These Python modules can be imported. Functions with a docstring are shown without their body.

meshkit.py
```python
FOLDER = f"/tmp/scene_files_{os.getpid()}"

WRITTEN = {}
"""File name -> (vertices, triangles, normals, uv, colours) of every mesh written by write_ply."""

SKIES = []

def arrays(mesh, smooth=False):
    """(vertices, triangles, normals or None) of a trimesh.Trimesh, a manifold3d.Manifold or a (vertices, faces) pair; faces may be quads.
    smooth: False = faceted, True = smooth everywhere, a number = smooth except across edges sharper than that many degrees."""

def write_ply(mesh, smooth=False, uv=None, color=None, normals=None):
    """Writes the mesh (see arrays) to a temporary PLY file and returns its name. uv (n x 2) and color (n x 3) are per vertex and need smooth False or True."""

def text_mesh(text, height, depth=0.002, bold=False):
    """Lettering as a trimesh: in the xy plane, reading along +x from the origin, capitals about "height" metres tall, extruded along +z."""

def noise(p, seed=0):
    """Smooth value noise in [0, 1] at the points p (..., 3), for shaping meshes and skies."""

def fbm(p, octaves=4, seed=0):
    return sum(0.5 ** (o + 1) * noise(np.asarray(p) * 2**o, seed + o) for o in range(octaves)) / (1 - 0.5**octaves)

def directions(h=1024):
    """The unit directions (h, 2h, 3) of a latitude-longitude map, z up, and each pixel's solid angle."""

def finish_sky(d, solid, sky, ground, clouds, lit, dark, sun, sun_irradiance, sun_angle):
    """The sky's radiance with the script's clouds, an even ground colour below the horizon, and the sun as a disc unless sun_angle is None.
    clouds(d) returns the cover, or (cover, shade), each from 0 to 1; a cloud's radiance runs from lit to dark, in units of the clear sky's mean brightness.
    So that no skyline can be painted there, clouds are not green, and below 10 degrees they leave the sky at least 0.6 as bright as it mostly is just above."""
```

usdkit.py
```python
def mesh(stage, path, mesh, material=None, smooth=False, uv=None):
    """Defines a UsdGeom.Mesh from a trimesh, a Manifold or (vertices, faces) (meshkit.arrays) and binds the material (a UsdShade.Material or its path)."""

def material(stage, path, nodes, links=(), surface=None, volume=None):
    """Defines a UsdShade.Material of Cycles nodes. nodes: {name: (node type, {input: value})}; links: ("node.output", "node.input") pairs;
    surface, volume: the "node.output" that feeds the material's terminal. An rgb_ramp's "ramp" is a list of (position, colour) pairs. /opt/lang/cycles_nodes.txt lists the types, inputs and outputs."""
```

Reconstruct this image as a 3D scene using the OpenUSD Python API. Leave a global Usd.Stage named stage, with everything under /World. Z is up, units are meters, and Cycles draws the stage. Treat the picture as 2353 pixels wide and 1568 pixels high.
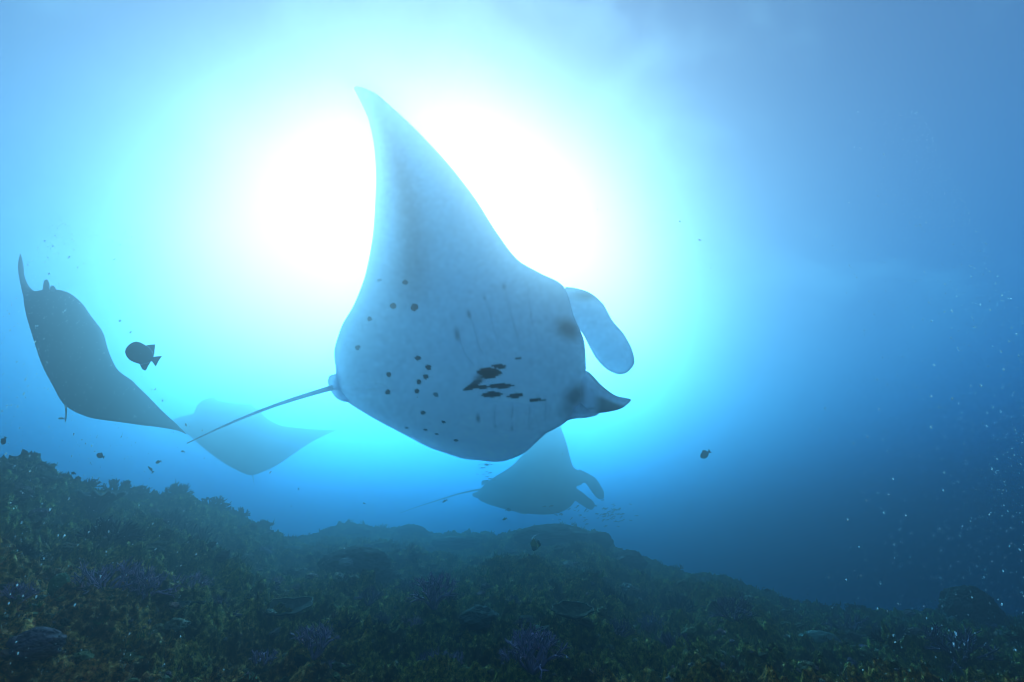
import math
import numpy as np
import trimesh
import usdkit
from meshkit import fbm, noise
from scipy.interpolate import PchipInterpolator
from pxr import Gf, Sdf, Usd, UsdGeom, UsdLux, UsdShade, Vt

stage = Usd.Stage.CreateInMemory()
UsdGeom.SetStageUpAxis(stage, 'Z')
UsdGeom.Xform.Define(stage, '/World')
UsdGeom.Scope.Define(stage, '/World/Looks')

# ------------------------------------------------------------------ camera, sky, sun, exposure
PITCH = math.radians(24.0)
HFOV = math.radians(95.0)
EXPOSURE = 3.24
camera = UsdGeom.Camera.Define(stage, '/World/camera')
camera.CreateHorizontalApertureAttr(36.0)
camera.CreateFocalLengthAttr(18.0 / math.tan(HFOV / 2))
camera.AddRotateXOp().Set(90.0 + math.degrees(PITCH))
camera.CreateClippingRangeAttr(Gf.Vec2f(0.02, 1000.0))
camera.CreateExposureAttr(EXPOSURE)

# picture measurements are in the units of a 2353 x 1568 view of the photograph
W, H = 2353.0, 1568.0
F = W / 2 / math.tan(HFOV / 2)
CP, SP = math.cos(PITCH), math.sin(PITCH)


def at(px, py, depth):
    """The point seen at (px, py) at that depth along the view axis."""
    a, b = (np.asarray(px, float) - W / 2) / F, (H / 2 - np.asarray(py, float)) / F
    d = np.asarray(depth, float)
    return np.stack(np.broadcast_arrays(a * d, (CP - b * SP) * d, (SP + b * CP) * d), -1)


def pixel(p):
    p = np.asarray(p, float)
    z = p[..., 1] * CP + p[..., 2] * SP
    up = -p[..., 1] * SP + p[..., 2] * CP
    return W / 2 + F * p[..., 0] / z, H / 2 - F * up / z


SUN = at(985, 782, 1.0)
SUN = SUN / np.linalg.norm(SUN)
ELEVATION, ROTATION = math.asin(SUN[2]), math.atan2(SUN[0], SUN[1])
sky_look = usdkit.material(stage, '/World/Looks/sky_look', {
    'sky': ('sky_texture', {'sky_type': 'single_scattering', 'sun_disc': False, 'air_density': 0.32, 'aerosol_density': 0.2, 'sun_elevation': ELEVATION, 'sun_rotation': ROTATION}),
    'where': ('texture_coordinate', {}),
    'cloud': ('noise_texture', {'scale': 3.2, 'detail': 5.0, 'roughness': 0.55, 'distortion': 0.6}),
    'cover': ('map_range', {'range_type': 'smoothstep', 'from_min': 0.44, 'from_max': 0.62, 'to_min': 0.0, 'to_max': 0.13, 'clamp': True}),
    'mixed': ('mix_color', {'b': (6.0, 6.0, 6.2), 'use_clamp': False}),
    'light': ('background_shader', {'strength': 0.05})},
    [('where.generated', 'cloud.vector'), ('cloud.fac', 'cover.value'), ('cover.result', 'mixed.fac'), ('sky.color', 'mixed.a'), ('mixed.result', 'light.color')],
    surface='light.background')
dome = UsdLux.DomeLight.Define(stage, '/World/sky')
UsdShade.MaterialBindingAPI.Apply(dome.GetPrim()).Bind(sky_look)
dome.GetPrim().SetCustomDataByKey('kind', 'structure')
sun = UsdLux.DistantLight.Define(stage, '/World/sun')
sun.CreateNormalizeAttr(True)
sun.CreateIntensityAttr(0.4)
sun.CreateAngleAttr(54.0)
sun.CreateColorAttr(Gf.Vec3f(1.0, 0.98, 0.95))
turn = Gf.Matrix4d()
turn.SetRotate(Gf.Rotation(Gf.Vec3d(0, 0, 1), Gf.Vec3d(*map(float, SUN))))
sun.AddTransformOp().Set(turn)

SEA = 4.1          # height of the water surface above the camera
water_look = usdkit.material(stage, '/World/Looks/water_look', {
    'ahead': ('volume_coefficients', {'scatter_coeffs': (0.0, 0.088, 0.085), 'absorption_coeffs': (0.172, 0.060, 0.020), 'anisotropy': 0.845}),
    'around': ('volume_coefficients', {'scatter_coeffs': (0.001, 0.031, 0.040), 'absorption_coeffs': (0.0, 0.0, 0.0), 'anisotropy': 0.70}),
    'glare': ('volume_coefficients', {'scatter_coeffs': (0.20, 0.012, 0.0), 'absorption_coeffs': (0.0, 0.0, 0.0), 'anisotropy': 0.895}),
    'both': ('add_closure', {}), 'all': ('add_closure', {})},
    [('ahead.volume', 'both.closure1'), ('around.volume', 'both.closure2'), ('both.closure', 'all.closure1'), ('glare.volume', 'all.closure2')], volume='all.closure')


# ------------------------------------------------------------------ helpers
USED = {}


def numbered(parent, name):
    k = USED.get((parent, name), 0)
    USED[(parent, name)] = k + 1
    return f'{parent}/{name}' + (f'_{k:03d}' if k else '')


def tag(prim, label=None, category=None, group=None, kind=None):
    for key, value in (('label', label), ('category', category), ('group', group), ('kind', kind)):
        if value:
            prim.SetCustomDataByKey(key, value)
    return prim


def thing(name, label, category, loc=(0, 0, 0), group=None):
    x = UsdGeom.Xform.Define(stage, numbered('/World', name))
    x.AddTranslateOp().Set(Gf.Vec3d(*map(float, loc)))
    return tag(x.GetPrim(), label, category, group)


def obj(name, mesh, look, parent=None, smooth=True, label=None, loc=None):
    """One Mesh prim; with loc, the mesh's world points are made local to it."""
    if loc is not None:
        v, f = (np.array(mesh.vertices), np.array(mesh.faces)) if hasattr(mesh, 'vertices') else mesh
        mesh = (v - np.asarray(loc), f)
    path = numbered(str(parent.GetPath()) if parent else '/World', name)
    m = usdkit.mesh(stage, path, mesh, look, smooth=smooth)
    return tag(m.GetPrim(), label)


def primvar(prim, name, values, kind):
    values = np.asarray(values, np.float32)
    arr = Vt.Vec3fArray.FromNumpy(values) if kind == 'color' else Vt.FloatArray.FromNumpy(values)
    t = Sdf.ValueTypeNames.Color3fArray if kind == 'color' else Sdf.ValueTypeNames.FloatArray
    UsdGeom.PrimvarsAPI(prim).CreatePrimvar(name, t, 'vertex').Set(arr)


def plain(name, color, rough=0.7, spread=0.35, scale=30.0, spec=0.25, bump=0.0, bump_scale=60.0, translucent=0.0):
    """A surface of one colour with an uneven tone and a fine relief."""
    c = np.asarray(color, float)
    nodes = {
        'where': ('texture_coordinate', {}),
        'n': ('noise_texture', {'scale': scale, 'detail': 4.0, 'roughness': 0.6}),
        'tone': ('rgb_ramp', {'ramp': [(0.25, tuple(c * (1 - spread))), (0.75, tuple(np.minimum(c * (1 + spread), 0.9)))]}),
        'p': ('principled_bsdf', {'roughness': rough, 'specular_ior_level': spec})}
    links = [('where.object', 'n.vector'), ('n.fac', 'tone.fac'), ('tone.color', 'p.base_color')]
    if bump:
        nodes['bn'] = ('noise_texture', {'scale': bump_scale, 'detail': 3.0})
        nodes['b'] = ('bump', {'strength': 0.8, 'distance': bump})
        links += [('where.object', 'bn.vector'), ('bn.fac', 'b.height'), ('b.normal', 'p.normal')]
    surface = 'p.BSDF'
    if translucent:
        nodes['t'] = ('translucent_bsdf', {})
        nodes['m'] = ('mix_closure', {'fac': translucent})
        links += [('tone.color', 't.color'), ('p.BSDF', 'm.closure1'), ('t.BSDF', 'm.closure2')]
        surface = 'm.closure'
    return usdkit.material(stage, f'/World/Looks/{name}', nodes, links, surface=surface)


def tube(points, radii, sides=6):
    """A closed tapering tube along a polyline."""
    p = np.asarray(points, float)
    r = np.broadcast_to(radii, (len(p),))
    t = np.gradient(p, axis=0)
    t /= np.linalg.norm(t, axis=1, keepdims=True) + 1e-12
    ref = np.where(np.abs(t[:, 2:]) < 0.9, [0, 0, 1.0], [1.0, 0, 0])
    a = np.cross(t, ref)
    a /= np.linalg.norm(a, axis=1, keepdims=True) + 1e-12
    b = np.cross(t, a)
    g = np.arange(sides) * 2 * np.pi / sides
    v = p[:, None] + r[:, None, None] * (np.cos(g)[None, :, None] * a[:, None] + np.sin(g)[None, :, None] * b[:, None])
    i, j = np.meshgrid(np.arange(len(p) - 1), np.arange(sides), indexing='ij')
    q = np.stack([i * sides + j, i * sides + (j + 1) % sides, (i + 1) * sides + (j + 1) % sides, (i + 1) * sides + j], -1).reshape(-1, 4)
    f = np.vstack([q[:, [0, 1, 2]], q[:, [0, 2, 3]]])
    v = np.vstack([v.reshape(-1, 3), p[:1], p[-1:]])
    n, k = len(v), np.arange(sides)
    f = np.vstack([f, np.stack([np.full(sides, n - 2), (k + 1) % sides, k], 1),
                   np.stack([np.full(sides, n - 1), (len(p) - 1) * sides + k, (len(p) - 1) * sides + (k + 1) % sides], 1)])
    return v, f


def join(parts):
    vs, fs, n = [], [], 0
    for v, f in parts:
        vs.append(v)
        fs.append(f + n)
        n += len(v)
    return np.vstack(vs), np.vstack(fs)


def airfoil(t):
    """Half thickness from the trailing edge (t = 0) to the blunt leading edge (t = 1); its greatest value is 1."""
    x = np.clip(1 - t, 0, 1)
    return (0.2969 * np.sqrt(x) - 0.126 * x - 0.3516 * x ** 2 + 0.2843 * x ** 3 - 0.1036 * x ** 4) / 0.1002


def loft(stations, nv, nt, towards=(0, 0, 0), upper=1.0, lower=1.0, camber=0.0):
    """A closed, lens-sectioned body between two edges. stations: (trailing px, py, depth, leading px, py, depth, half thickness).
    Returns vertices, faces, (span, chord, half thickness, facing side) of every vertex."""
    s = np.array(stations, float)
    T, L = at(s[:, 0], s[:, 1], s[:, 2]), at(s[:, 3], s[:, 4], s[:, 5])
    mid = (T + L) / 2
    k = np.concatenate([[0], np.cumsum(np.maximum(np.linalg.norm(np.diff(mid, axis=0), axis=1), 0.35 * (np.linalg.norm(np.diff(T, axis=0), axis=1) + np.linalg.norm(np.diff(L, axis=0), axis=1))))])
    k /= k[-1]
    v = np.linspace(0, 1, nv)
    v = v + 0.35 * np.sin(2 * np.pi * v) / (2 * np.pi) * (-1 if nv <= 400 else 0)
    Ti, Li, th = PchipInterpolator(k, T)(v), PchipInterpolator(k, L)(v), PchipInterpolator(k, s[:, 6])(v)
    t = np.linspace(0, 1, nt)
    t = 0.55 * t + 0.45 * (0.5 - 0.5 * np.cos(np.pi * t))
    P = Ti[:, None] * (1 - t)[None, :, None] + Li[:, None] * t[None, :, None]
    n = np.cross(np.gradient(P, axis=1), np.gradient(P, axis=0))
    n /= np.linalg.norm(n, axis=2, keepdims=True) + 1e-9
    for _ in range(10):
        n[1:-1] = 0.25 * n[:-2] + 0.5 * n[1:-1] + 0.25 * n[2:]
    n /= np.linalg.norm(n, axis=2, keepdims=True) + 1e-9
    face = np.sign(np.sum(n[nv // 2, nt // 2] * (np.asarray(towards) - P[nv // 2, nt // 2])))
    n *= face
    end = np.sqrt(np.clip(np.minimum(v, 1 - v) / 0.012, 0, 1))
    h = (th * end)[:, None] * airfoil(t)[None, :] + 0.0005
    P = P + n * (camber * th)[:, None, None] * (4 * t * (1 - t))[None, :, None]
    A, B = P + n * (h * lower)[..., None], P - n * (h * upper)[..., None]
    vert = np.vstack([A.reshape(-1, 3), B.reshape(-1, 3)])
    i, j = np.meshgrid(np.arange(nv - 1), np.arange(nt - 1), indexing='ij')
    q = np.stack([i * nt + j, i * nt + j + 1, (i + 1) * nt + j + 1, (i + 1) * nt + j], -1).reshape(-1, 4)
    m = nv * nt
    rim = []
    for a in ([np.arange(nv) * nt, 0], [np.arange(nv) * nt + nt - 1, 1]):
        r = a[0]
        e = np.stack([r[:-1], r[1:], r[1:] + m, r[:-1] + m], -1)
        rim.append(e if a[1] else e[:, ::-1])
    for r, w in ((np.arange(nt), 1), (np.arange(nt) + (nv - 1) * nt, 0)):
        e = np.stack([r[:-1], r[1:], r[1:] + m, r[:-1] + m], -1)
        rim.append(e[:, ::-1] if w == 0 else e)
    quads = np.vstack([q, q[:, ::-1] + m] + rim)
    f = np.vstack([quads[:, [0, 1, 2]], quads[:, [0, 2, 3]]])
    tri = trimesh.Trimesh(vert, f, process=False)
    if tri.volume < 0:
        f = f[:, ::-1]
    V = np.repeat(v, nt)
    C = np.tile(t, nv)
    return vert, f, dict(span=np.tile(V, 2), chord=np.tile(C, 2), half=np.tile(h.ravel(), 2), belly=np.repeat([True, False], m), normal=np.vstack([n.reshape(-1, 3), -n.reshape(-1, 3)]))


def lens(outline, thick, depth, rings=7, tilt=0.0, smooth_n=60):
    """A star-shaped outline in picture units as a lens-shaped body at that depth, turned a little about its upright axis."""
    o = np.asarray(outline, float)
    o = np.vstack([o, o[:1]])
    k = np.concatenate([[0], np.cumsum(np.linalg.norm(np.diff(o, axis=0), axis=1))])
    s = np.linspace(0, k[-1], smooth_n, endpoint=False)
    o = np.stack([np.interp(s, k, o[:, i]) for i in (0, 1)], 1)
    c = o.mean(0)
    dd = depth + (o[:, 0] - c[0]) / F * depth * math.tan(tilt)
    O, C = at(o[:, 0], o[:, 1], dd), at(c[0], c[1], depth)
    n = -C / np.linalg.norm(C)
    vs = []
    for side in (1, -1):
        for r in np.linspace(1, 0.08, rings):
            vs.append(C + (O - C) * r + side * n * thick * math.sqrt(max(0, 1 - r * r)) + side * n * 1e-4)
    ncol = smooth_n
    v = np.vstack(vs + [C[None] + n * thick, C[None] - n * thick])
    f = []
    j = np.arange(ncol)
    for side in (0, 1):
        base = side * rings * ncol
        for i in range(rings - 1):
            q = np.stack([base + i * ncol + j, base + i * ncol + (j + 1) % ncol, base + (i + 1) * ncol + (j + 1) % ncol, base + (i + 1) * ncol + j], -1)
            q = q if side == 0 else q[:, ::-1]
            f += [q[:, [0, 1, 2]], q[:, [0, 2, 3]]]
        last = base + (rings - 1) * ncol
        tip = np.full(ncol, len(v) - 2 + side)
        g = np.stack([last + j, last + (j + 1) % ncol, tip], -1)
        f.append(g if side == 0 else g[:, ::-1])
    q = np.stack([j, j + rings * ncol, (j + 1) % ncol + rings * ncol, (j + 1) % ncol], -1)
    f += [q[:, [0, 1, 2]], q[:, [0, 2, 3]]]
    f = np.vstack(f)
    if trimesh.Trimesh(v, f, process=False).volume < 0:
        f = f[:, ::-1]
    return v, f


# ------------------------------------------------------------------ the water, its surface and the sea bed
box = trimesh.creation.box((170, 170, SEA + 6.0))
box.apply_translation((0, 40, (SEA - 6.0) / 2))
haze = obj('haze', box, water_look, smooth=False)
tag(haze, 'clear blue sea water full of fine haze', None, None, 'stuff')

xs = np.linspace(-80, 80, 321)
gx, gy = np.meshgrid(xs, xs + 40)
wave = 0.10 * (fbm(np.stack([gx * 0.9, gy * 0.9, gx * 0], -1), 4, 5) - 0.5) * 2
wv = np.stack([gx, gy, SEA + 0.16 + wave], -1).reshape(-1, 3)
i, j = np.meshgrid(np.arange(320), np.arange(320), indexing='ij')
wq = np.stack([i * 321 + j, (i + 1) * 321 + j, (i + 1) * 321 + j + 1, i * 321 + j + 1], -1).reshape(-1, 4)
surface_look = usdkit.material(stage, '/World/Looks/surface_look', {
    'clear': ('transparent_bsdf', {'color': (0.97, 0.99, 1.0)}),
    'shine': ('glossy_bsdf', {'color': (1, 1, 1), 'roughness': 0.08}),
    'fres': ('fresnel', {'IOR': 1.33}),
    'pane': ('mix_closure', {})},
    [('fres.fac', 'pane.fac'), ('clear.BSDF', 'pane.closure1'), ('shine.BSDF', 'pane.closure2')], surface='pane.closure')
tag(obj('water_surface', (wv, wq), surface_look), 'rippled surface of the sea seen from below', None, None, 'structure')

# skyline of the reef in the photograph, with the distance of its crest
CREST = np.array([(-900, 1010, 3.4), (-400, 1025, 3.4), (0, 1078, 3.3), (60, 1082, 3.4), (130, 1097, 3.6), (200, 1112, 3.9), (300, 1116, 4.2), (400, 1128, 4.5), (470, 1158, 4.8),
                  (550, 1185, 5.2), (610, 1207, 5.6), (690, 1232, 6.3), (760, 1220, 7.2), (820, 1211, 7.8), (900, 1213, 8.2), (950, 1211, 8.4), (1000, 1226, 8.6),
                  (1080, 1222, 8.8), (1180, 1220, 8.2), (1240, 1213, 7.8), (1370, 1227, 7.3), (1420, 1264, 7.0), (1500, 1294, 6.7), (1560, 1308, 6.5), (1650, 1318, 6.3),
                  (1760, 1366, 5.9), (1830, 1394, 5.6), (1890, 1405, 5.4), (2000, 1412, 5.1), (2100, 1412, 4.9), (2200, 1405, 4.8), (2290, 1430, 4.6), (2353, 1428, 4.5), (2800, 1440, 4.3), (3300, 1450, 4.2)])
ca, cb = (CREST[:, 0] - W / 2) / F, (H / 2 - CREST[:, 1]) / F
CU, CE, CD = ca / (CP - cb * SP), (SP + cb * CP) / (CP - cb * SP), CREST[:, 2] * (CP - cb * SP)
NEAR = np.array([(-2.4, -0.30, 1.05), (-0.9, -0.27, 1.25), (-0.5, -0.26, 1.5), (0.0, -0.25, 1.9), (0.5, -0.26, 1.9), (1.2, -0.28, 1.6), (2.4, -0.30, 1.4)])   # u, slope, distance just under the frame


def ground(x, y, fine=True):
    """Height of the reef at (x, y), y > 0."""
    x, y = np.asarray(x, float), np.maximum(np.asarray(y, float), 0.05)
    u = np.clip(x / y, -2.4, 2.4)
    e1, d1 = PchipInterpolator(CU, CE)(np.clip(u, CU[0], CU[-1])), PchipInterpolator(CU, CD)(np.clip(u, CU[0], CU[-1]))
    e0, d0 = np.interp(u, NEAR[:, 0], NEAR[:, 1]), np.interp(u, NEAR[:, 0], NEAR[:, 2])
    yy = np.minimum(y, d1)
    w = (1 / d0 - 1 / np.maximum(yy, 0.5 * d0)) / (1 / d0 - 1 / d1)
    z = (e0 + (e1 - e0) * w) * yy
    past = np.maximum(y - d1, 0)
    z = z - 0.18 * past ** 2 / (1 + 0.25 * past)
    z = np.maximum(z, -2.2)
    p = np.stack([x, y, x * 0], -1)
    amp = np.clip(y / 2.2, 0.35, 1.0) * np.interp(y, [0, 3, 5, 20], [1, 1, 0.62, 0.62])
    z = z + amp * 0.42 * (fbm(p * 1.1, 3, 1) - 0.5)
    if fine:
        lump = np.abs(fbm(p * 3.1 + 7, 3, 2) - 0.5) * 2
        z = z + amp * (0.20 * (0.30 - lump) + 0.15 * (fbm(p * 6.0, 3, 3) - 0.5))
        z = z + (0.11 * (fbm(p * 19.0, 3, 4) - 0.5) + 0.045 * (noise(p * 75.0, 6) - 0.5)) * np.clip(y / 2.0, 0.5, 1.3)
    return z - (0.05 + 0.05 * np.clip((y - 3) / 4, 0, 1)) * amp


def foot(px, py, sink=0.0):
    """The point of the reef seen at (px, py)."""
    a, b = (px - W / 2) / F, (H / 2 - py) / F
    u, e = a / (CP - b * SP), (SP + b * CP) / (CP - b * SP)
    y = np.linspace(1.0, 14, 3000)
    z = ground(u * y, y, False)
    hit = np.nonzero(z >= e * y)[0]
    k = hit[0] if len(hit) else int(np.argmax(z / y))
    return np.array([u * y[k], y[k], ground(u * y[k], y[k]) - sink])


NU, ND = 1150, 820
uu = np.linspace(-2.3, 2.3, NU)
uu = 1.35 * np.sinh(uu / 2.3 * 1.25) / np.sinh(1.25) * 1.7
yy = 0.75 * (18.0 / 0.75) ** np.linspace(0, 1, ND)
GU, GY = np.meshgrid(uu, yy)
GX = GU * GY
GZ = ground(GX, GY)
# overhangs and crumbs: push the points sideways too
q3 = np.stack([GX * 14, GY * 14, GZ * 14], -1)
GX = GX + 0.035 * (fbm(q3, 2, 11) - 0.5) * np.clip(GY / 2, 0.4, 1.5)
GYd = GY + 0.05 * (fbm(q3 + 31, 2, 12) - 0.5) * np.clip(GY / 2, 0.4, 1.5)
rv = np.stack([GX, GYd, GZ], -1).reshape(-1, 3)
i, j = np.meshgrid(np.arange(ND - 1), np.arange(NU - 1), indexing='ij')
rq = np.stack([i * NU + j, i * NU + j + 1, (i + 1) * NU + j + 1, (i + 1) * NU + j], -1).reshape(-1, 4)
reef_look = usdkit.material(stage, '/World/Looks/reef_look', {
    'where': ('geometry', {}),
    'big': ('noise_texture', {'scale': 1.6, 'detail': 5.0, 'roughness': 0.62}),
    'mid': ('noise_texture', {'scale': 8.0, 'detail': 6.0, 'roughness': 0.68}),
    'fine': ('noise_texture', {'scale': 60.0, 'detail': 5.0, 'roughness': 0.75}),
    'base': ('rgb_ramp', {'ramp': [(0.30, (0.008, 0.009, 0.007)), (0.42, (0.070, 0.058, 0.010)), (0.50, (0.180, 0.165, 0.022)), (0.58, (0.270, 0.240, 0.040)), (0.66, (0.150, 0.110, 0.022)), (0.75, (0.320, 0.280, 0.090))]}),
    'strobe_crust': ('rgb_ramp', {'ramp': [(0.32, (0.016, 0.009, 0.007)), (0.44, (0.260, 0.080, 0.022)), (0.55, (0.460, 0.210, 0.060)), (0.64, (0.420, 0.070, 0.030)), (0.75, (0.560, 0.360, 0.140))]}),  # reddish crust near the camera, with the red of strobe light put into its colour
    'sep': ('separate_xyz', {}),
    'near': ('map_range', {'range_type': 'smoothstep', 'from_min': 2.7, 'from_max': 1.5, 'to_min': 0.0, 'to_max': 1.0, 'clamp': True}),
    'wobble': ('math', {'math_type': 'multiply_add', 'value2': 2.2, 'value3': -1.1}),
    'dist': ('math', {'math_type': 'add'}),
    'zone': ('mix_color', {}),
    'fleck': ('rgb_ramp', {'ramp': [(0.57, (0, 0, 0)), (0.66, (0.65, 0.65, 0.65))]}),
    'mix2': ('mix_color', {'b': (0.46, 0.42, 0.26)}),
    'shade': ('rgb_ramp', {'ramp': [(0.38, (0.08, 0.08, 0.08)), (0.61, (2.6, 2.15, 1.2))]}),
    'mul': ('mix_color', {'blend_type': 'multiply', 'fac': 1.0, 'use_clamp': False}),
    'bump': ('bump', {'strength': 1.0, 'distance': 0.03}),
    'p': ('principled_bsdf', {'roughness': 0.85, 'specular_ior_level': 0.15})},
    [('where.position', x + '.vector') for x in ('big', 'mid', 'fine', 'sep')] +
    [('mid.fac', 'base.fac'), ('mid.fac', 'strobe_crust.fac'), ('big.fac', 'wobble.value1'), ('wobble.value', 'dist.value1'), ('sep.y', 'dist.value2'), ('dist.value', 'near.value'), ('near.result', 'zone.fac'),
     ('base.color', 'zone.a'), ('strobe_crust.color', 'zone.b'), ('fine.fac', 'fleck.fac'), ('fleck.color', 'mix2.fac'), ('zone.result', 'mix2.a'), ('fine.fac', 'shade.fac'),
     ('mix2.result', 'mul.a'), ('shade.color', 'mul.b'), ('mul.result', 'p.base_color'), ('fine.fac', 'bump.height'), ('bump.normal', 'p.normal')], surface='p.BSDF')
tag(obj('reef_slope', (rv, rq), reef_look), 'dark olive reef slope covered in turf and crusts', None, None, 'structure')

bounce_sand_look = usdkit.material(stage, '/World/Looks/bounce_sand_look', {
    'where': ('geometry', {}),
    'n': ('noise_texture', {'scale': 0.8, 'detail': 6.0, 'roughness': 0.65}),
    'tone': ('rgb_ramp', {'ramp': [(0.3, (0.40, 0.37, 0.30)), (0.7, (0.56, 0.53, 0.45))]}),  # unseen sand, made pale to throw light up onto the near belly
    'p': ('principled_bsdf', {'roughness': 0.9, 'specular_ior_level': 0.1})},
    [('where.position', 'n.vector'), ('n.fac', 'tone.fac'), ('tone.color', 'p.base_color')], surface='p.BSDF')
bx = np.linspace(-90, 90, 240)
BX, BY = np.meshgrid(bx, bx + 30)
BZ = -2.1 + 0.5 * (fbm(np.stack([BX * 0.2, BY * 0.2, BX * 0], -1), 4, 21) - 0.5)
i, j = np.meshgrid(np.arange(239), np.arange(239), indexing='ij')
bq = np.stack([i * 240 + j, i * 240 + j + 1, (i + 1) * 240 + j + 1, (i + 1) * 240 + j], -1).reshape(-1, 4)
tag(obj('sea_bed', (np.stack([BX, BY, BZ], -1).reshape(-1, 3), bq), bounce_sand_look), 'unseen sea bed around the reef, made pale sand to bounce light', None, None, 'structure')


# ------------------------------------------------------------------ manta rays
def manta_look(name, rough=0.5, gloss=0.25):
    return usdkit.material(stage, f'/World/Looks/{name}', {
        'pig': ('attribute', {'attribute': 'pigment'}),
        'thin': ('attribute', {'attribute': 'translucency'}),
        'where': ('geometry', {}),
        'n': ('noise_texture', {'scale': 9.0, 'detail': 6.0, 'roughness': 0.6}),
        'tone': ('rgb_ramp', {'ramp': [(0.3, (0.95, 0.95, 0.955)), (0.7, (1.03, 1.03, 1.03))]}),
        'mul': ('mix_color', {'blend_type': 'multiply', 'fac': 1.0}),
        'grain': ('noise_texture', {'scale': 160.0, 'detail': 3.0}),
        'bump': ('bump', {'strength': 0.10, 'distance': 0.003}),
        'p': ('principled_bsdf', {'roughness': rough, 'specular_ior_level': gloss}),
        't': ('translucent_bsdf', {'color': (0.78, 0.88, 1.0)}),
        'm': ('mix_closure', {})},
        [('where.position', 'n.vector'), ('where.position', 'grain.vector'), ('n.fac', 'tone.fac'), ('pig.color', 'mul.a'), ('tone.color', 'mul.b'), ('mul.result', 'p.base_color'),
         ('grain.fac', 'bump.height'), ('bump.normal', 'p.normal'), ('thin.fac', 'm.fac'), ('p.BSDF', 'm.closure1'), ('t.BSDF', 'm.closure2')], surface='m.closure')


skin = manta_look('manta_skin')
far_skin = manta_look('far_manta_skin', 0.75, 0.08)
BACK = np.array((0.022, 0.026, 0.032))
BELLY = np.array((0.80, 0.85, 0.90))


def segment_distance(px, py, line):
    d = np.full(px.shape, 1e9)
    along = np.zeros(px.shape)
    total = sum(math.dist(a, b) for a, b in zip(line[:-1], line[1:]))
    run = 0
    for (x0, y0), (x1, y1) in zip(line[:-1], line[1:]):
        n2 = (x1 - x0) ** 2 + (y1 - y0) ** 2
        t = np.clip(((px - x0) * (x1 - x0) + (py - y0) * (y1 - y0)) / n2, 0, 1)
        e = np.hypot(px - x0 - t * (x1 - x0), py - y0 - t * (y1 - y0))
        near = e < d
        d = np.where(near, e, d)
        along = np.where(near, (run + t * math.sqrt(n2)) / total, along)
        run += math.sqrt(n2)
    return d, along


def skin_part(name, data, look, parent, colour, loc, thin_scale=0.016, thin_most=0.4, fill_translucency=0.3, block=0.0):
    v, f, info = data
    prim = obj(name, (v, f), look, parent, smooth=True, loc=loc)
    primvar(prim, 'pigment', colour, 'color')
    primvar(prim, 'translucency', np.clip((fill_translucency + thin_most * np.exp(-info['half'] / thin_scale)) * (1 - block), 0, 0.75), 'float')  # even floor, on thick flesh too, added to brighten the belly; thin edges get more
    return prim


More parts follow.
